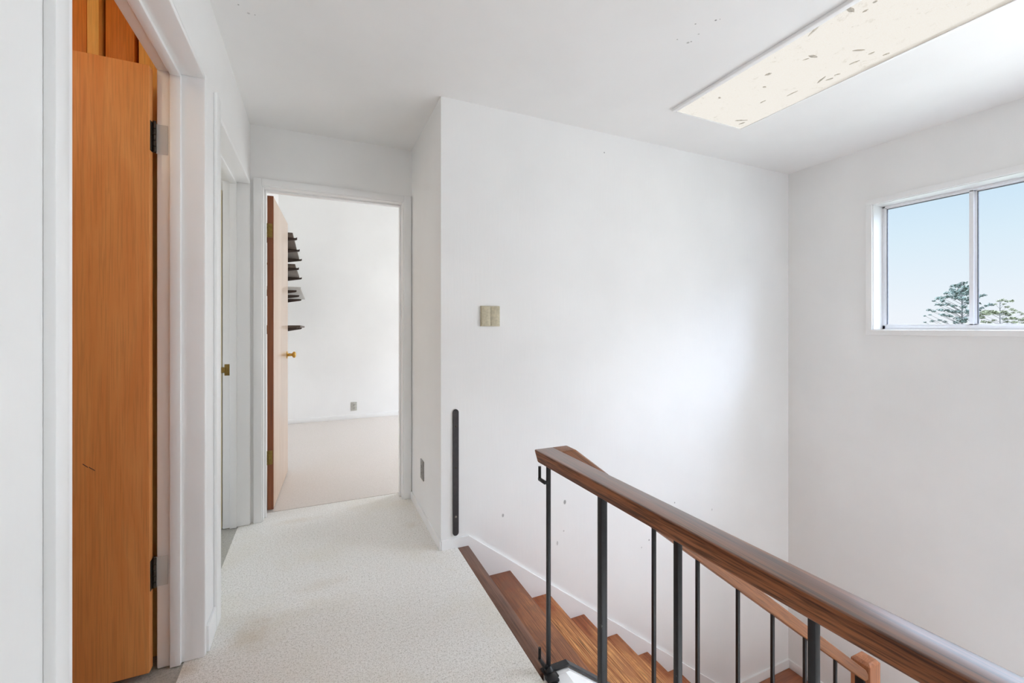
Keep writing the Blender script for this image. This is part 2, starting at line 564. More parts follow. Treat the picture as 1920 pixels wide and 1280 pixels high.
struct(box((XS, YW + 0.12, 0), (XS + 0.12, YE, CEIL)).build('wall_passage', M['wall']), 'short white wall right of the end doorway with a grey outlet', 'wall')
mb = MB().box((XS, YW, LOW), (XRB, YW + 0.12, CEIL))
struct(mb.build('wall_stair', M['wall_stair']), 'long white wall above the stairs with a switch and a black strip', 'wall')

WY0, WY1, WZ0, WZ1 = 0.765, 1.685, 1.174, 2.027
mb = MB()
VY0, VY1, VZ0, VZ1 = 0.02, 0.66, 0.30, 1.75
mb.box((XR, 0.70, LOW), (XRB, YW, WZ0))
mb.box((XR, 0.70, WZ1), (XRB, YW, CEIL))
mb.box((XR, 0.70, WZ0), (XRB, WY0, WZ1))
mb.box((XR, WY1, WZ0), (XRB, YW, WZ1))
mb.box((XR, YBB, LOW), (XRB, 0.70, VZ0))
mb.box((XR, YBB, VZ1), (XRB, 0.70, CEIL))
mb.box((XR, YBB, VZ0), (XRB, VY0, VZ1))
mb.box((XR, VY1, VZ0), (XRB, 0.70, VZ1))
struct(mb.build('wall_right', M['wall']), 'white right wall with the sliding window', 'wall')

BX0, BX1, BZ0, BZ1 = 1.6, 3.2, 0.75, 2.2
LZ0, LZ1 = -2.2, -1.1
mb = MB()
mb.box((XLB, YBB, LZ1), (XRB, YB, CEIL))
mb.box((FE - 0.1, YBB, LOW), (XRB, YB, LZ0))
mb.box((FE - 0.1, YBB, LZ0), (1.9, YB, LZ1))
mb.box((3.2, YBB, LZ0), (XRB, YB, LZ1))
struct(mb.build('wall_back', M['wall']), 'white wall behind the hallway', 'wall')

struct(box((FE - 0.1, YBB, LOW), (FE, YW, -0.24)).build('wall_well', M['wall']), 'white wall of the stairwell under the hallway floor', 'wall')

# bedroom shell
RW = (4.1, 5.5, 0.8, 2.1)
struct(box((XFL - 0.1, YEB, 0), (XFL, YF, CB)).build('wall_bedroom_left', M['wall']), 'white left wall of the far room carrying the dark shelves', 'wall')
struct(box((XFL - 0.1, YF, 0), (XFR + 0.12, YF + 0.12, CB)).build('wall_bedroom_back', M['wall']), 'bright white back wall of the far room with an outlet', 'wall')
mb = MB()
mb.box((XFR, YEB, 0), (XFR + 0.12, YF, RW[2]))
mb.box((XFR, YEB, RW[3]), (XFR + 0.12, YF, CB))
mb.box((XFR, YEB, RW[2]), (XFR + 0.12, RW[0], RW[3]))
mb.box((XFR, RW[1], RW[2]), (XFR + 0.12, YF, RW[3]))
struct(mb.build('wall_bedroom_right', M['wall']), 'white right wall of the far room with its window', 'wall')
# bathroom and closet shell
mb = MB().box((-2.4, 2.06, 0), (-2.3, YE, 0.95)).box((-2.4, 2.06, 2.1), (-2.3, YE, CEIL)).box((-2.4, 2.06, 0.95), (-2.3, 2.35, 2.1)).box((-2.4, 2.75, 0.95), (-2.3, YE, 2.1))
struct(mb.build('wall_bathroom_left', M['wall']), 'white wall of the room behind the second left doorway', 'wall')
mb = MB().box((-2.4, 2.02, 0), (XLB, 2.06, CEIL))
struct(mb.build('wall_partition', M['wall']), 'white partition between the closet and the next room', 'wall')
mb = MB().box((-1.75, 0.2, 0), (-1.7, 2.0, CEIL)).box((-1.7, 0.15, 0), (XLB, 0.2, CEIL))
struct(mb.build('wall_closet_left', M['closet_wood']), 'amber wood wall of the closet behind the orange door', 'wall')
wc = struct(box((-1.75, 2.0, 0), (XLB, 2.02, CEIL)).build('wall_closet', M['closet_wood'], origin=(-1.1, 2.0, 0)), 'amber vertical plank wall seen above the orange door', 'wall')
pe = [(-0.589, -0.668, 1.945), (-0.712, -0.800, 1.93), (-0.804, -0.90, 1.945), (-0.904, -1.04, 1.93), (-1.044, -1.18, 1.945), (-1.184, -1.32, 1.93), (-1.324, -1.50, 1.945), (-1.504, -1.69, 1.93)]
for (xa, xb, yf) in pe:
    box((xb, yf, 0.0), (xa, 1.9995, CEIL - 0.002), 0.002).build('plank', M['closet_wood'], wc, origin=(xb, yf, random.uniform(0, 1)))
box((-0.708, 1.921, 0.0), (-0.677, 1.9995, CEIL - 0.002), 0.002).build('pale_slat', M['pale_closet_wood'], wc, origin=(-0.7, 1.921, 0.3))
box((-0.580, 1.955, 0.0), (-0.4955, 1.9995, CEIL - 0.002), 0.002).build('lit_plank', M['pale_closet_wood'], wc, origin=(-0.58, 1.955, 0.7))  # paler wood paints in the lamp-lit strip of the closet wall

# ------------------------------------------------------------------ door frames (trim)
mt = M['trim']
t1 = MB()
t1.box((-0.508, D1B, 0), (XL + 0.003, D1B + J, D1H + J), 0.006)
t1.box((-0.508, D1A - J, 0), (XL + 0.003, D1A, D1H + J), 0.004)
t1.box((-0.508, D1A, D1H), (XL + 0.003, D1B, D1H + J), 0.006)
t1 = struct(t1.build('trim_1', mt, origin=(XL, D1A, 0)), 'white frame of the doorway with the orange door', 'door frame')
s = MB()
s.box((-0.468, D1B - 0.013, 0.001), (-0.437, D1B + 0.001, D1H), 0.002).box((-0.468, D1A - 0.001, 0.001), (-0.437, D1A + 0.013, D1H), 0.002).box((-0.468, D1A + 0.013, D1H - 0.013), (-0.437, D1B - 0.013, D1H + 0.001), 0.002)
s.build('door_stop', mt, t1)
s = MB().box((XL, 0.869, 0), (XL + 0.015, 0.908, CEIL - 0.3), 0.002).box((XL - 0.01, 0.905, 0), (XL + 0.004, D1A - 0.001, D1H + J))
s.build('casing', mt, t1)

t2 = MB()
t2.box((-0.508, D2B, 0), (XL + 0.003, YE - 0.0005, D2H + J), 0.006)
t2.box((-0.508, D2A - J, 0), (XL + 0.003, D2A, D2H + J), 0.006)
t2.box((-0.508, D2A, D2H), (XL + 0.003, D2B, D2H + J), 0.006)
t2 = struct(t2.build('trim_2', mt, origin=(XL, D2A, 0)), 'white frame of the second left doorway with a brass strike', 'door frame')
s = MB()
s.box((-0.47, D2B - 0.013, 0.001), (-0.435, D2B + 0.001, D2H), 0.002).box((-0.47, D2A - 0.001, 0.001), (-0.435, D2A + 0.013, D2H), 0.002).box((-0.47, D2A + 0.013, D2H - 0.013), (-0.435, D2B - 0.013, D2H + 0.001), 0.002)
s.build('door_stop', mt, t2)
s = MB().box((XL, 2.03, 0), (XL + 0.012, 2.108, D2H + 0.06), 0.003)
s.build('casing', mt, t2)
s = MB().box((-0.497, D2B - 0.003, 0.905), (-0.468, D2B + 0.001, 0.972), 0.001)
st_ = s.build('strike_plate', M['old_brass'], t2)
s = MB().box((-0.516, D2B - 0.010, 0.922), (-0.493, D2B - 0.001, 0.955), 0.002)
s.build('strike_lip', M['old_brass'], st_)

t3 = MB()
t3.box((EA - J, YE - 0.006, 0), (EA, YEB + 0.003, EH + J), 0.003).box((EB, YE - 0.006, 0), (EB + J, YEB + 0.003, EH + J), 0.003).box((EA, YE - 0.006, EH), (EB, YEB + 0.003, EH + J), 0.003)
t3 = struct(t3.build('trim_3', mt, origin=(EA, YE, 0)), 'white casing around the end doorway', 'door frame')
s = MB()
s.box((-0.352, YE - 0.017, 0), (-0.308, YE + 0.001, 2.10), 0.003).box((0.548, YE - 0.017, 0), (0.599, YE + 0.001, 2.10), 0.003).box((-0.308, YE - 0.017, 2.058), (0.548, YE + 0.001, 2.10), 0.003)
s.build('casing', mt, t3)
s = MB()
s.box((EA - 0.001, 3.10, 0.001), (EA + 0.011, 3.135, EH), 0.002).box((EB - 0.011, 3.10, 0.001), (EB + 0.001, 3.135, EH), 0.002).box((EA + 0.011, 3.10, EH - 0.011), (EB - 0.011, 3.135, EH + 0.001), 0.002)
s.build('door_stop', mt, t3)

# ------------------------------------------------------------------ door 1 (orange, open into the closet)
d1 = thing('door_1', (-0.513, 1.868, 0.018), 'orange wooden door standing open in the nearest left doorway', 'door', kind='structure')
lf = box((-1.41, 1.84, 0.018), (-0.517, 1.875, 2.075), 0.0025).build('door_leaf', M['orange_wood'], d1)
s = MB()
x, z, d = px_on_y(158, 872, 1.839)
for (u0, v0, u1, v1) in ((155, 870, 165, 876), (167, 876, 178, 882)):
    xa, za, _ = px_on_y(u0, v0, 1.84)
    xb, zb, _ = px_on_y(u1, v1, 1.84)
    s.hexa([(xa, 1.8395, za - .001), (xb, 1.8395, zb - .001), (xb, 1.8405, zb - .001), (xa, 1.8405, za - .001),
            (xa, 1.8395, za + .002), (xb, 1.8395, zb + .0015), (xb, 1.8405, zb + .0015), (xa, 1.8405, za + .002)])
s.build('scratch', M['slot'], lf)

def hinge(parent, zc, x0, x1, y, pin, mat_leaf, mat_pin, door_box, hh=0.051):
    h = box((x0, y - 0.0025, zc - hh), (x1, y + 0.0005, zc + hh), 0.001).build('hinge', mat_leaf, parent)
    k = MB()
    for i in range(5):
        za = zc - hh + i * hh * 2 / 5
        k.tube((pin[0], pin[1], za + 0.001), (pin[0], pin[1], za + hh * 2 / 5 - 0.001), 0.0062, n=14)
    k.tube((pin[0], pin[1], zc + hh), (pin[0], pin[1], zc + hh + 0.006), 0.0045, n=12)
    k.build('knuckle', mat_pin, h)
    box((door_box[0], door_box[1], zc - hh), (door_box[2], door_box[3], zc + hh), 0.0008).build('door_plate', mat_pin, h)
    return h

painted = paint('painted_hinge', (0.66, 0.63, 0.59, 1), 0.45)
for zc in (1.841, 0.341):
    hinge(d1, zc, -0.509, -0.476, D1B, (-0.5115, 1.868), painted, M['dark_steel'], (-0.5185, 1.846, -0.5155, 1.873))

# ------------------------------------------------------------------ door 3 (end doorway, open into the bedroom)
d3 = thing('door_2', (-0.287, 3.19, 0.012), 'pale wooden door standing open beyond the end doorway', 'door', kind='structure')
LW = box((0, 0, 0.012), (0.80, 0.035, 2.04), 0.002)
lf = LW.build('door_leaf', M['pale_wood'], d3, origin=(0, 0, 0))
# hinge edge is the reddish solid lipping
ed = box((-0.0015, 0.0, 0.012), (0.012, 0.0354, 2.0405)).build('lipping', M['dark_edge'], lf, origin=(0, 0, 0))
kb = MB().lathe((0.735, 0.0, 0.97), (0, -1, 0), [(0, 0.031), (0.004, 0.030), (0.007, 0.018), (0.012, 0.0115), (0.022, 0.0125), (0.030, 0.0105), (0.038, 0.012), (0.044, 0.022), (0.052, 0.026), (0.060, 0.024), (0.066, 0.014), (0.067, 0.002)])
kb = kb.build('door_knob', M['brass'], d3, origin=(0, 0, 0))
ang = math.radians(87.2)
# local x runs along the leaf away from the hinge, local -y is the passage side
R = Matrix.Translation((-0.257, 3.195, 0)) @ Matrix.Rotation(ang, 4, 'Z')
for o in (lf, kb):
    o.matrix_basis = Matrix.Translation(-Vector(d3.location)) @ R
ed.matrix_basis = Matrix.Identity(4)
for zc in (1.815, 0.349):
    h = MB().box((-0.291, 3.1915, zc - 0.045), (-0.262, 3.1945, zc + 0.045), 0.001).build('hinge', M['old_brass'], d3)
    k = MB()
    for i in range(5):
        za = zc - 0.045 + i * 0.018
        k.tube((-0.294, 3.188, za + 0.001), (-0.294, 3.188, za + 0.017), 0.006, n=12)
    k.build('knuckle', M['old_brass'], h)

# ------------------------------------------------------------------ baseboards
bz = 0.05
mb = MB().box((XS - 0.011, YW - 0.011, 0), (XS, YE - 0.018, bz), 0.002)
struct(mb.build('baseboard_passage', mt), 'white baseboard of the short wall by the end doorway', 'baseboard')
mb = MB().box((XL, D1B + J + 0.003, 0), (XL + 0.010, 2.028, 0.095), 0.002)
struct(mb.build('baseboard_left', mt), 'white baseboard between the two left doorways', 'baseboard')
mb = MB().box((0.60 if False else XFL, YF - 0.011, 0), (XFR, YF, 0.055), 0.002)
struct(mb.build('baseboard_bedroom', mt), 'white baseboard along the back wall of the far room', 'baseboard')
zl = -8 * RISE
top = [(XS, 0.05), (0.757, 0.051), (2.753, -1.473), (XR, -1.473)]
bot = [(XR, zl - 0.02), (2.47, zl - 0.02), (0.50 + 0.2, -0.26), (XS, -0.0)]
mb = MB().prism([(XS, 0.05), (0.757, 0.051), (2.753, -1.473), (XR, -1.473), (XR, zl + 0.0005), (2.50, zl + 0.0005), (0.70, -0.28), (0.70, 0.0), (XS, 0.0)], 'y', YW - 0.014, YW)
struct(mb.build('baseboard_stairs', mt), 'white skirting sloping down the stair wall to the landing', 'baseboard')
mb = MB().box((XR - 0.012, 0.30, zl), (XR, YW - 0.014, -1.473), 0.002)
struct(mb.build('baseboard_landing', mt), 'white baseboard under the window wall on the landing', 'baseboard')
mb = MB().box((FE + 0.0005, YB, -0.24), (0.785, YST - 0.0285, -0.001), 0.003)
struct(mb.build('trim_4', mt), 'white fascia along the floor edge of the stairwell', 'fascia')

# ------------------------------------------------------------------ staircase
stc = thing('staircase', (FE, YST, zl), 'brown wooden stairs going down along the long white wall', 'stairs')
y0, y1 = YST, YW - 0.0145
box((FE + 0.0005, y0, -0.036), (NOSE, y1, 0.0), 0.004).build('nosing', M['tread_dark'], stc, origin=(FE, y0, 0))['label'] = 'worn dark brown nosing at the floor edge'
for k in range(1, 8):
    fx = NOSE + RUN * k
    tr_ = box((fx - RUN - 0.028, y0, -RISE * k - 0.03), (fx, y1, -RISE * k), 0.005)
    tr_.build('tread', M['tread_red' if k == 1 else 'tread_wood'], stc, origin=(fx, y0 + k * 0.37, -RISE * k))
for k in range(0, 8):
    fx = NOSE + RUN * k - 0.028
    box((fx - 0.018, y0, -RISE * (k + 1) - (0.0 if k == 7 else 0.03)), (fx, y1, -RISE * k - 0.03)).build('riser', M['tread_wood'], stc, origin=(fx, y0 + 0.2 * k, 0))
box((2.456, 0.30, zl - 0.05), (XR - 0.0125, YW - 0.0145, zl), 0.003).build('landing', M['landing_wood'], stc, origin=(3, 1, zl))
# closed white stringer on the open side
def bar_z(x):                       # underside of the iron bottom rail
    return -0.770 * (x - 0.806)
mb = MB().prism([(FE + 0.018, -0.002), (0.80, -0.002), (2.598, bar_z(2.60) - 0.004), (2.598, bar_z(2.60) - 0.22), (2.43, bar_z(2.43) - 0.40), (FE + 0.018, -0.42)], 'y', YST - 0.028, YST - 0.0005)
mb.build('stringer', mt, stc)
# lower flight back under the hallway
for k in range(1, 7):
    fx = 2.456 - 0.2495 * (k - 1)
    box((fx - 0.2775, 0.31, zl - RISE * k - 0.03), (fx, 1.28, zl - RISE * k), 0.004).build('tread', M['tread_wood'], stc, origin=(fx, k * 0.3, 0))
    box((fx - 0.018, 0.31, zl - RISE * k), (fx, 1.28, zl - RISE * (k - 1) - 0.05 * (k == 1))).build('riser', M['tread_wood'], stc, origin=(fx, k * 0.3, 0))

# ------------------------------------------------------------------ railing
rl = thing('stair_railing', (0.73, 1.312, 0.0), 'brown wooden handrail on black iron posts around the stairwell', 'railing')
ZT, ZB = 0.763, 0.719
def rx_l(y): return 0.690 + (1.345 - y) * 0.0232
def rx_r(y): return 0.765 + (1.345 - y) * 0.0164
ya, yb = 1.347, -1.0
mb = MB().hexa([(rx_l(ya) + 0.008, ya - 0.012, ZB), (rx_r(ya), ya - 0.012, ZB), (rx_r(yb), yb, ZB), (rx_l(yb), yb, ZB),
                (rx_l(ya), ya, ZT), (rx_r(ya), ya, ZT), (rx_r(yb), yb, ZT), (rx_l(yb), yb, ZT)], 0.006, 3)
hr = mb.build('handrail', M['rail_wood'], rl, origin=(0.73, 0.4, 0.74))
# return block and sloping rail
def sl_b(x): return 0.244 - 0.753 * (x - 1.408)
def sl_t(x): return sl_b(x) + 0.061
yn, yf = 1.281, 1.347
xk = 0.822
xkb = 0.80
x_end = 2.597
mb = MB().prism([(0.752, ZT - 0.0006), (xk, ZT - 0.0006), (x_end - 0.02, sl_t(x_end - 0.02)), (x_end - 0.002, sl_t(x_end) - 0.012), (x_end - 0.002, sl_b(x_end - 0.03) - 0.0),
                 (x_end - 0.03, sl_b(x_end - 0.03)), (xkb, sl_b(xkb)), (0.752, ZB + 0.001)], 'y', yn, yf, 0.005, 3)
mb.build('sloping_handrail', M['rail_slope_wood'], rl, origin=(1.7, 1.31, 0))

def sq_bar(x, y, z0, z1, w, name, par=rl):
    return box((x - w / 2, y - w / 2, z0), (x + w / 2, y + w / 2, z1), 0.0015).build(name, M['iron'], par, origin=(x, y, z0))

# near posts under the level rail
for (u, w) in ((1129, 0.0195), (1271, 0.0140), (1526, 0.0132)):
    xx = 0.735
    for _ in range(4):
        yy, _, _ = px_on_x(u, 900, xx)
        xx = (rx_l(yy) + rx_r(yy)) / 2
    sq_bar(xx, yy, 0.004, ZB + 0.004, w, 'post')
for yy in (0.15, -0.145, -0.44, -0.735):
    sq_bar((rx_l(yy) + rx_r(yy)) / 2, yy, 0.004, ZB + 0.004, 0.0140, 'post')
# floor shoe bar under the near posts
mb = MB().hexa([(0.712, 1.26, 0.0), (0.732, 1.26, 0.0), (0.765, -0.8, 0.0), (0.745, -0.8, 0.0),
                (0.712, 1.26, 0.006), (0.732, 1.26, 0.006), (0.765, -0.8, 0.006), (0.745, -0.8, 0.006)], 0.001)
mb.build('shoe_rail', M['iron'], rl)
# corner post with its gate hinge pins
cp = sq_bar(0.729, 1.312, 0.002, ZB + 0.004, 0.0128, 'corner_post')
mb = MB().box((0.706, 1.275, 0.001), (0.750, 1.330, 0.007), 0.002).lathe((0.729, 1.312, 0.004), (0, 0, 1), [(0, 0.019), (0.006, 0.018), (0.014, 0.011), (0.017, 0.008)], 12)
mb.box((0.700, 1.255, 0.001), (0.742, 1.29, 0.012), 0.005)
mb.build('post_foot', M['iron'], cp)
def pin(z, L):
    p = MB()
    p.box((0.712, 1.303, z), (0.724, 1.313, z + 0.011), 0.002)
    p.box((0.7075, 1.303, z), (0.718, 1.351, z + 0.011), 0.0025)
    p.tube((0.7127, 1.346, z + 0.002), (0.7127, 1.346, z + L), 0.0052, n=14)
    p.build('gate_pin', M['iron'], cp)
pin(0.650, 0.05)
pin(0.018, 0.046)
# balusters of the sloping rail
for u in (1226, 1308, 1383.5, 1448.5, 1509, 1566):
    xx, _, _ = px_on_y(u, 1000, 1.312)
    sq_bar(xx, 1.312, bar_z(xx) + 0.002, sl_b(xx) + 0.006, 0.0135, 'baluster')
xx = 2.588
box((xx - 0.006, 1.298, bar_z(xx) + 0.008), (xx + 0.011, 1.338, sl_b(xx) + 0.01), 0.001).build('end_bar', M['iron'], rl)
xx = 0.965
sq_bar(xx, 1.312, bar_z(xx) + 0.002, sl_b(xx) + 0.006, 0.0135, 'baluster')
# flat bottom bar, level stub then down the flight
mb = MB().hexa([(0.729, 1.300, 0.002), (0.806, 1.300, 0.002), (0.806, 1.326, 0.002), (0.729, 1.326, 0.002),
                (0.729, 1.300, 0.009), (0.806, 1.300, 0.009), (0.806, 1.326, 0.009), (0.729, 1.326, 0.009)])
mb.hexa([(0.806, 1.300, 0.0), (2.598, 1.300, bar_z(2.598)), (2.598, 1.326, bar_z(2.598)), (0.806, 1.326, 0.0),
         (0.806, 1.300, 0.009), (2.598, 1.300, bar_z(2.598) + 0.011), (2.598, 1.326, bar_z(2.598) + 0.011), (0.806, 1.326, 0.009)])
mb.build('bottom_rail', M['iron'], rl)
# newel
nx0, nx1, ny0, ny1 = 2.60, 2.692, 1.276, 1.367
nw = MB().box((nx0, ny0, zl + 0.001), (nx1, ny1, -0.569), 0.002)
nw = nw.build('newel_post', M['newel_wood'], rl, origin=(2.65, 1.32, -1))
e = 0.013
mb = MB().hexa([(nx0, ny0, -0.570), (nx1, ny0, -0.570), (nx1, ny1, -0.570), (nx0, ny1, -0.570),
                (nx0 + e, ny0 + e, -0.555), (nx1 - e, ny0 + e, -0.555), (nx1 - e, ny1 - e, -0.555), (nx0 + e, ny1 - e, -0.555)], 0.001)
mb.build('newel_cap', M['newel_wood'], nw, origin=(2.63, 1.3, -1))

# ------------------------------------------------------------------ window in the right wall
w1 = thing('window_1', (XR, 1.22, WZ0), 'aluminium sliding window in the right wall showing sky and treetops', 'window', kind='structure')
mb = MB()
cw = 0.036
mb.box((XR - 0.018, WY0 - cw, WZ0 - cw), (XR + 0.001, WY1 + cw, WZ0), 0.004)
mb.box((XR - 0.018, WY0 - cw, WZ1), (XR + 0.001, WY1 + cw, WZ1 + cw), 0.003)
mb.box((XR - 0.018, WY0 - cw, WZ0), (XR + 0.001, WY0, WZ1), 0.003)
mb.box((XR - 0.018, WY1, WZ0), (XR + 0.001, WY1 + cw, WZ1), 0.003)
mb.build('casing', mt, w1)
# white reveal liner
mb = MB()
g = 0.004
mb.box((XR - 0.004, WY0, WZ0), (XR + 0.105, WY0 + g, WZ1)).box((XR - 0.004, WY1 - g, WZ0), (XR + 0.105, WY1, WZ1)).box((XR - 0.004, WY0, WZ0), (XR + 0.105, WY1, WZ0 + g)).box((XR - 0.004, WY0, WZ1 - g), (XR + 0.105, WY1, WZ1))
mb.build('reveal', mt, w1)
FX0, FX1 = XR + 0.103, XR + 0.143
mb = MB()
fw = 0.024
mb.box((FX0, WY0 + g, WZ0 + g), (FX1, WY1 - g, WZ0 + g + 0.026), 0.002)
mb.box((FX0, WY0 + g, WZ1 - g - 0.014), (FX1, WY1 - g, WZ1 - g), 0.002)
mb.box((FX0, WY0 + g, WZ0 + g), (FX1, WY0 + g + fw - 0.006, WZ1 - g), 0.002)
mb.box((FX0, WY1 - g - fw + 0.006, WZ0 + g), (FX1, WY1 - g, WZ1 - g), 0.002)
mb.build('window_frame', M['alum'], w1)
YM = 1.235
za, zb = WZ0 + g + 0.024, WZ1 - g - 0.012
def sash(ya, yb, xa, xb, name, stile_a, stile_b):
    m_ = MB()
    m_.box((xa, ya, za), (xb, ya + stile_a, zb), 0.002).box((xa, yb - stile_b, za), (xb, yb, zb), 0.002)
    m_.box((xa, ya, za), (xb, yb, za + 0.008), 0.001).box((xa, ya, zb - 0.008), (xb, yb, zb), 0.001)
    f = m_.build(name, M['alum'], w1)
    box((xa + 0.005, ya + stile_a - 0.002, za + 0.006), (xa + 0.008, yb - stile_b + 0.002, zb - 0.006)).build('pane', M['glass'], f)
    sb = MB().box((xa + 0.001, yb - stile_b - 0.0035, za + 0.008), (xb - 0.001, yb - stile_b + 0.0005, zb - 0.008)).box((xa + 0.001, ya + stile_a, zb - 0.012), (xb - 0.001, yb - stile_b, zb - 0.0075))
    sb.build('seal', M['rubber'], f)
sash(YM - 0.010, WY1 - g - 0.016, FX0 + 0.004, FX0 + 0.018, 'sliding_sash', 0.020, 0.008)
sash(WY0 + g + 0.016, YM + 0.006, FX0 + 0.022, FX0 + 0.036, 'fixed_sash', 0.008, 0.026)

# unseen windows; the lower-storey and near stairwell ones are added for fill light
def plain_window(name, lo, hi, axis, label):
    w = thing(name, lo, label, 'window', kind='structure')
    m_ = MB()
    t = 0.045
    a0, a1 = (lo[0], hi[0]) if axis == 'y' else (lo[1], hi[1])
    def B(p0, p1, q0, q1):
        if axis == 'y':
            m_.box((p0, lo[1], q0), (p1, lo[1] + 0.04, q1), 0.002)
        else:
            m_.box((lo[0], p0, q0), (lo[0] + 0.04, p1, q1), 0.002)
    B(a0, a1, lo[2], lo[2] + t)
    B(a0, a1, hi[2] - t, hi[2])
    for f in (0.0, 0.5, 1.0):
        p = a0 + (a1 - a0 - t) * f
        B(p, p + t, lo[2] + t, hi[2] - t)
    m_.build('window_frame', mt, w)
plain_window('fill_window_lower', (1.9, YB - 0.09, LZ0), (3.2, YB - 0.05, LZ1), 'y', 'added white fill-light window of the lower storey behind the stairs')
plain_window('fill_window_stairs', (XR + 0.05, VY0, VZ0), (XR + 0.09, VY1, VZ1), 'x', 'added white fill-light window in the stairwell wall nearer the viewer')
plain_window('window_5', (-2.38, 2.35, 0.95), (-2.34, 2.75, 2.1), 'x', 'white window of the room behind the second left doorway')
plain_window('window_3', (XFR + 0.03, RW[0], RW[2]), (XFR + 0.07, RW[1], RW[3]), 'x', 'white window in the right wall of the far room')

# ------------------------------------------------------------------ ceiling light panel
LX0, LX1, LY0, LY1 = 1.835, 2.392, 0.64, 1.862
cl = thing('ceiling_light', ((LX0 + LX1) / 2, (LY0 + LY1) / 2, CEIL), 'long lit ceiling panel speckled with dirt and dead leaves', 'ceiling light')
zf = CEIL - 0.016
mb = MB()
fw = 0.022
mb.box((LX0 - 0.004, LY0, zf), (LX0 + fw, LY1, CEIL), 0.002).box((LX1 - fw * 0.55, LY0, zf), (LX1, LY1, CEIL), 0.002)
mb.box((LX0 + fw, LY0, zf), (LX1 - fw * 0.55, LY0 + 0.012, CEIL), 0.001).box((LX0 + fw, LY1 - 0.010, zf), (LX1 - fw * 0.55, LY1, CEIL), 0.001)
mb.build('frame', mt, cl)
df = box((LX0 + fw - 0.001, LY0 + 0.011, CEIL - 0.012), (LX1 - fw * 0.55 + 0.001, LY1 - 0.009, CEIL - 0.008)).build('diffuser', M['diffuser'], cl, origin=(2.1, 1.2, CEIL - 0.01))
# loose outer lip on the stair side
mb = MB().hexa([(LX1 + 0.001, LY0, CEIL - 0.008), (LX1 + 0.034, LY0, CEIL - 0.008), (LX1 + 0.003, 1.5, CEIL - 0.008), (LX1 + 0.001, 1.5, CEIL - 0.008),
                (LX1 + 0.001, LY0, CEIL), (LX1 + 0.034, LY0, CEIL), (LX1 + 0.003, 1.5, CEIL), (LX1 + 0.001, 1.5, CEIL)])
mb.build('lip', mt, cl)

def on_ceiling(u, v, z):
    a = (u - CX) / F_PX
    d = (z - H) / (-(v - V0) / F_PX)
    return d * (SN + a * CS), d * (CS - a * SN)

leaves = [  # pixel ends of the debris in the photo, half width in px
    (1583, 12, 1602, 22, 3.4), (1515, 68, 1536, 47, 2.2), (1516, 104, 1533, 107, 3.0), (1505, 113, 1517, 109, 1.0),
    (1434, 141, 1447, 137, 3.2), (1430, 163, 1437, 163, 2.2), (1598, 95, 1622, 93, 2.0), (1592, 121, 1612, 113, 1.8),
    (1617, 23, 1628, 17, 2.0), (1636, 5, 1646, 1, 2.2), (1378, 226, 1402, 225, 1.8), (1385, 233, 1397, 229, 1.8),
    (1532, 156, 1548, 143, 2.0), (1548, 151, 1562, 146, 2.2), (1655, 104, 1668, 99, 2.2), (1628, 102, 1640, 97, 1.4),
    (1425, 193, 1436, 188, 1.4), (1348, 182, 1351, 184, 2.0), (1564, 141, 1576, 138, 1.6), (1475, 180, 1496, 170, 1.4)]
zl_ = CEIL - 0.0125
for i, (u0, v0, u1, v1, wpx) in enumerate(leaves):
    xa, ya_ = on_ceiling(u0, v0, zl_)
    xb, yb_ = on_ceiling(u1, v1, zl_)
    A, B = Vector((xa, ya_, zl_)), Vector((xb, yb_, zl_))
    dv = B - A
    nv = Vector((-dv.y, dv.x, 0)).normalized() * (wpx * 2.6 / F_PX)
    pts = []
    k = 7
    for j in range(k + 1):
        t = j / k
        r = (math.sin(math.pi * t) ** 0.7) * random.uniform(0.6, 1.1)
        pts.append((A + dv * t + nv * r)[:2])
    for j in range(k - 1, 0, -1):
        t = j / k
        r = (math.sin(math.pi * t) ** 0.7) * random.uniform(0.5, 1.0)
        pts.append((A + dv * t - nv * r)[:2])
    MB().prism(pts, 'z', zl_ - 0.0012, zl_ + 0.0004).build('debris', M['dead_leaf'], df)

# ------------------------------------------------------------------ wall fittings
sw = thing('light_switch', (0.885, YW, 1.25), 'square champagne double light switch on the long white wall', 'light switch')
box((0.8275, YW - 0.010, 1.1955), (0.9425, YW, 1.3085), 0.002).build('switch_plate', M['beige'], sw)
for (xa, xb) in ((0.831, 0.8845), (0.8865, 0.939)):
    MB().hexa([(xa, YW - 0.0165, 1.2), (xb, YW - 0.0165, 1.2), (xb, YW - 0.009, 1.2), (xa, YW - 0.009, 1.2),
               (xa, YW - 0.0125, 1.3045), (xb, YW - 0.0125, 1.3045), (xb, YW - 0.009, 1.3045), (xa, YW - 0.009, 1.3045)], 0.0008).build('rocker', M['beige'], sw)

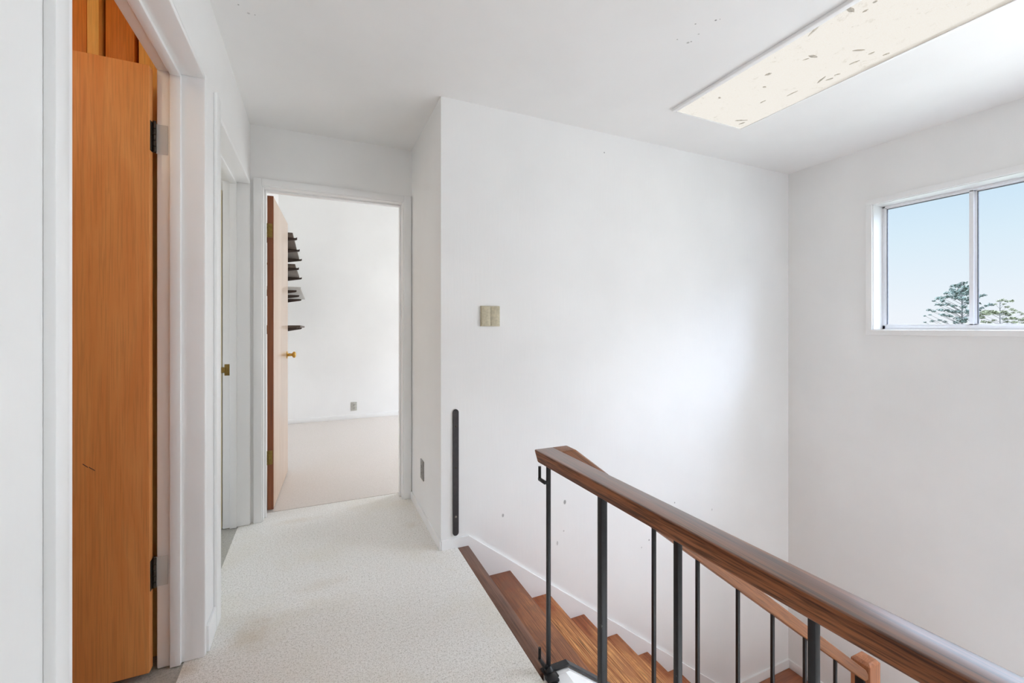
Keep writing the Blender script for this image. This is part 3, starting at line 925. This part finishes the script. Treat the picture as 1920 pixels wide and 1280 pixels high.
def outlet(name, label, origin, n_axis, mat, wd=0.072, ht=0.118):
    """duplex outlet: n_axis '-x' or '-y' is the way it faces."""
    o = thing(name, origin, label, 'outlet', 'wall outlets')
    ox, oy, oz = origin
    def B(a0, a1, z0, z1, d0, d1, bev=0.0):
        if n_axis == '-x':
            return box((ox - d1, oy + a0, oz + z0), (ox - d0, oy + a1, oz + z1), bev)
        return box((ox + a0, oy - d1, oz + z0), (ox + a1, oy - d0, oz + z1), bev)
    B(-wd / 2, wd / 2, -ht / 2, ht / 2, 0, 0.006, 0.002).build('outlet_plate', mat, o)
    for zc in (0.021, -0.021):
        f = B(-0.017, 0.017, zc - 0.014, zc + 0.014, 0.004, 0.008, 0.001).build('socket', mat, o)
        for a in (-0.007, 0.007):
            B(a - 0.0016, a + 0.0016, zc - 0.002, zc + 0.008, 0.007, 0.0084).build('slot', M['slot'], f)
        B(-0.003, 0.003, zc - 0.010, zc - 0.005, 0.007, 0.0084).build('slot', M['slot'], f)
    B(-0.003, 0.003, -0.003, 0.003, 0.004, 0.0075, 0.001).build('screw', M['steel'], o)
    return o
outlet('wall_outlet', 'grey duplex outlet low on the short wall beside the end doorway', (XS, 2.71, 0.297), '-x', M['outlet_grey'], 0.082, 0.122)
outlet('wall_outlet', 'pale duplex outlet low on the back wall of the far room', (0.441, YF, 0.163), '-y', M['outlet_pale'], 0.072, 0.112)

sp_ = thing('metal_strip', (0.685, YW, 0.06), 'vertical charcoal strip with rounded ends on the stair wall corner', 'strip')
x0, x1, z0, z1 = 0.669, 0.7015, 0.062, 0.746
r = (x1 - x0) / 2
pts = [(x0 + r + r * math.cos(math.pi + math.pi * i / 12), z0 + r + r * math.sin(math.pi + math.pi * i / 12)) for i in range(13)]
pts += [(x0 + r + r * math.cos(math.pi * i / 12), z1 - r + r * math.sin(math.pi * i / 12)) for i in range(13)]
MB().prism(pts, 'y', YW - 0.009, YW, 0.0012, 1).build('bar', M['strip'], sp_)
for zz in (0.655, 0.165, 0.43):
    MB().lathe((0.685, YW - 0.0088, zz), (0, -1, 0), [(0, 0.006), (0.001, 0.006), (0.0022, 0.003)], 14).build('screw', M['steel'] if zz < 0.2 else M['dark_steel'], sp_)

# ------------------------------------------------------------------ shelves in the far room
def wall_shelf(z, ya, yb, front, brk, label, mat, thick=0.02, tip=-0.175):
    o = thing('wall_shelf', (XFL, ya, z), label, 'shelf', 'dark wall shelves in the far room')
    box((XFL + 0.004, ya, z), (front, yb, z + thick), 0.002).build('shelf_board', mat, o, origin=(XFL, ya, z))
    for yy in brk:
        MB().prism([(XFL, z - 0.062), (XFL, z + 0.0), (tip, z + 0.0), (tip + 0.012, z + 0.008), (tip + 0.012, z - 0.012), (tip, z - 0.018)], 'y', yy - 0.012, yy + 0.012, 0.001).build('bracket', M['bracket'], o)
    return o
brk = (4.36, 5.0, 5.68)
wall_shelf(1.995, 4.22, 5.72, -0.192, brk, 'highest dark wall shelf seen past the pale door', M['shelf_wood'])
wall_shelf(1.778, 4.63, 5.72, -0.190, (4.78, 5.68), 'second dark wall shelf from the top past the pale door', M['shelf_wood'])
wall_shelf(1.525, 4.22, 5.72, -0.128, brk, 'third wall shelf down with a deeper pale grey underside', M['shelf_pale'], 0.02, -0.18)
wall_shelf(1.19, 4.30, 5.72, -0.135, brk, 'lowest dark wall shelf at eye level past the pale door', M['shelf_wood'])

# ------------------------------------------------------------------ shelf unit in the bathroom (a sliver is seen)
cb = thing('cupboard', (-0.62, 3.0, 0), 'cream cupboard sliver behind the second left doorway', 'cupboard')
box((-0.78, 3.032, 0.0), (-0.512, 3.052, 2.0), 0.002).build('back_panel', M['cream'], cb)

# ------------------------------------------------------------------ closet bulb
lb = thing('light_bulb', (-0.88, 1.30, CEIL), 'bare warm bulb on the closet ceiling', 'lamp')
MB().lathe((-0.88, 1.30, CEIL), (0, 0, -1), [(0, 0.04), (0.02, 0.04), (0.03, 0.02), (0.05, 0.018)]).build('lamp_holder', mt, lb)
MB().lathe((-0.88, 1.30, CEIL - 0.05), (0, 0, -1), [(0, 0.014), (0.02, 0.022), (0.045, 0.031), (0.065, 0.028), (0.08, 0.012), (0.083, 0.002)]).build('bulb', M['bulb'], lb)

# ------------------------------------------------------------------ outside: hillside and trees
struct(box((4.2, -150, -9.2), (300, 180, -9.0)).build('ground', M['ground']), 'hillside far below the window', 'ground')

def at_depth(u, v, d):
    a = (u - CX) / F_PX
    return Vector((d * (SN + a * CS), d * (CS - a * SN), H - d * (v - V0) / F_PX))

def clump(mb_, c, r, n, flat=0.55):
    for _ in range(n):
        th, ph = random.uniform(0, 2 * math.pi), random.uniform(-1, 1)
        rr = r * random.random() ** 0.4
        p = c + Vector((rr * math.cos(th) * math.sqrt(1 - ph * ph), rr * math.sin(th) * math.sqrt(1 - ph * ph), rr * ph * flat))
        s_ = r * random.uniform(0.3, 0.6)
        q = [p + Vector((random.uniform(-s_, s_), random.uniform(-s_, s_), random.uniform(-s_, s_) * 0.7)) for _ in range(3)]
        mb_.tri(*q)

def tree(u, vtop, D, label, mat, spots, lean, r_base):
    foot = at_depth(u, V0, D)
    foot.z = -9.0
    t = thing('conifer_tree', foot, label, 'tree', 'trees outside the window')
    topz = at_depth(u, vtop, D).z
    tr2 = MB().tube(foot, (foot.x, foot.y, topz), r_base, r_base * 0.3, 10)
    fol = MB()
    for (uu, vv, rp) in spots:
        ddep = random.uniform(-2.5, 2.5)
        c = at_depth(uu, vv, D + ddep)
        r_ = rp * (D + ddep) / F_PX
        clump(fol, c, r_ * 1.2, 80)
        z0_ = max(c.z - 0.35 * abs((uu - u)) * D / F_PX * lean - 0.3, foot.z)
        tr2.tube((foot.x + random.uniform(-.1, .1), foot.y, z0_), c, r_base * 0.17, r_base * 0.07, 6)
    tr2.build('trunk', M['bark'], t)
    fol.build('foliage', mat, t, smooth=False)
    return t

sp1 = [(1804, 531, 5), (1797, 536, 5), (1810, 538, 6), (1787, 536, 4), (1793, 535, 3), (1785, 542, 4), (1803, 545, 6), (1775, 549, 4), (1790, 548, 6),
       (1812, 550, 6), (1800, 552, 6), (1759, 559, 4), (1766, 558, 4), (1776, 556, 4), (1787, 556, 5), (1796, 559, 5), (1751, 564, 2.5), (1767, 564, 4), (1809, 560, 6),
       (1757, 571, 3), (1766, 571, 4), (1776, 570, 4), (1787, 573, 4), (1807, 575, 5), (1742, 581, 3.5), (1751, 583, 3), (1764, 581, 4), (1776, 582, 4), (1787, 584, 5), (1797, 584, 4), (1815, 584, 6),
       (1768, 590, 4), (1780, 592, 4), (1734, 592, 2), (1744, 590, 2), (1748, 602, 3), (1761, 600, 3), (1772, 603, 3), (1795, 596, 4), (1792, 604, 4), (1808, 600, 7), (1734, 604, 2), (1815, 566, 5),
       (1821, 545, 6), (1826, 556, 6), (1838, 554, 4), (1846, 553, 3), (1826, 570, 6), (1841, 577, 3), (1849, 573, 3), (1858, 571, 4), (1823, 590, 6), (1830, 580, 5), (1835, 582, 3)]
tree(1804, 528, 60, 'grey-green conifer behind the window mullion', M['needle_grey'], sp1, 1.2, 0.2)
sp2 = [(1873, 564, 3), (1880, 562, 3), (1888, 565, 3), (1896, 564, 3), (1866, 570, 2), (1883, 570, 2), (1890, 575, 3), (1897, 580, 3), (1904, 582, 2.5), (1900, 586, 2.5), (1911, 585, 2.5),
       (1918, 588, 3), (1840, 588, 5), (1848, 584, 5), (1856, 586, 6), (1865, 585, 5), (1874, 588, 5), (1882, 585, 5), (1890, 589, 5), (1842, 595, 4), (1835, 592, 4), (1885, 598, 4), (1898, 596, 4), (1905, 598, 3),
       (1916, 600, 4), (1924, 596, 4), (1846, 603, 4), (1856, 604, 3), (1888, 603, 3), (1902, 604, 4), (1918, 606, 4), (1864, 600, 3), (1930, 590, 5), (1938, 600, 6), (1936, 582, 4)]
tree(1875, 561, 58, 'olive-green tree at the right edge of the window', M['needle_olive'], sp2, 0.9, 0.12)

# ------------------------------------------------------------------ world: hazy daylight sky
w = bpy.data.worlds.new('sky')
scene.world = w
w.use_nodes = True
nt = w.node_tree
bg = nt.nodes['Background']
tc = N(nt, 'ShaderNodeTexCoord')
sep = N(nt, 'ShaderNodeSeparateXYZ')
nt.links.new(tc.outputs['Generated'], sep.inputs[0])
def kcol(r, g, b, k):
    return tuple(c * k for c in rgb(r, g, b)[:3]) + (1,)
SKY_HI = 10.0
cr = ramp(nt, sep.outputs['Z'], [(0.0, kcol(238, 243, 250, 0.655 / SKY_HI)), (0.02, kcol(238, 244, 251, 0.655 / SKY_HI)), (0.15, kcol(218, 237, 249, 0.655 / SKY_HI)),
                                 (0.225, kcol(204, 229, 247, 0.655 / SKY_HI)), (0.28, kcol(205, 226, 250, 2.6 / SKY_HI)), (0.38, kcol(208, 226, 252, 1.0))])
nt.links.new(cr, bg.inputs['Color'])
bg.inputs['Strength'].default_value = SKY_HI

# ------------------------------------------------------------------ daylight through the windows, added fill lights, closet bulb
def area(name, loc, rot, sx, sy, power, col=(1, 1, 1)):
    l = bpy.data.lights.new(name, 'AREA')
    l.shape = 'RECTANGLE'
    l.size, l.size_y = sx, sy
    l.energy = power
    l.color = col
    o = bpy.data.objects.new(name, l)
    COL.objects.link(o)
    o.location = loc
    o.rotation_euler = rot
    return o
area('daylight_bedroom', (XFR + 0.2, (RW[0] + RW[1]) / 2, (RW[2] + RW[3]) / 2), (0, math.radians(90), 0), RW[3] - RW[2], RW[1] - RW[0], 38, (0.955, 0.98, 1.0))
area('fill_light_lower', (2.55, YBB - 0.05, (LZ0 + LZ1) / 2), (math.radians(90), 0, 0), 1.3, LZ1 - LZ0, 19, (0.95, 0.975, 1.0))  # fill light behind the added lower-storey window
area('fill_light_stairs', (XRB + 0.04, (VY0 + VY1) / 2, (VZ0 + VZ1) / 2), (0, math.radians(90), 0), VZ1 - VZ0, VY1 - VY0, 31, (0.90, 0.95, 1.0))  # fill light behind the added window near the viewer
area('daylight_bathroom', (-2.45, 2.55, 1.52), (0, math.radians(-90), 0), 1.15, 0.40, 4.8, (1.0, 0.93, 0.80))
pl = bpy.data.lights.new('closet_bulb_light', 'POINT')
pl.energy = 1.5
pl.color = (1.0, 0.80, 0.52)
pl.shadow_soft_size = 0.04
po = bpy.data.objects.new('closet_bulb_light', pl)
COL.objects.link(po)
po.location = (-0.88, 1.30, CEIL - 0.20)

sl = bpy.data.lights.new('sun', 'SUN')
sl.energy = 2.9
sl.angle = math.radians(1.0)
sl.color = (1.0, 0.97, 0.92)
so = bpy.data.objects.new('sun', sl)
COL.objects.link(so)
so.rotation_euler = (math.radians(-14), math.radians(-16), 0)

# ------------------------------------------------------------------ camera
cam = bpy.data.cameras.new('camera')
cam.sensor_fit = 'HORIZONTAL'
cam.sensor_width = 36.0
cam.lens = F_PX / 1920 * 36.0
cam.shift_y = (V0 - 640.0) / 1920.0
cam.clip_start = 0.02
cam.clip_end = 500
co = bpy.data.objects.new('camera', cam)
COL.objects.link(co)
co.location = (0, 0, H)
co.rotation_euler = (math.radians(90), 0, -YAW)
scene.camera = co

for o in bpy.data.objects:
    if '_o' in o:
        del o['_o']

scene.view_settings.view_transform = 'Standard'
scene.view_settings.look = 'None'
scene.view_settings.gamma = 1.0
scene.view_settings.use_curve_mapping = False
scene.view_settings.exposure = 0.62
scene.cycles.use_denoising = True
scene.cycles.max_bounces = 14
scene.cycles.diffuse_bounces = 10
scene.cycles.transparent_max_bounces = 16
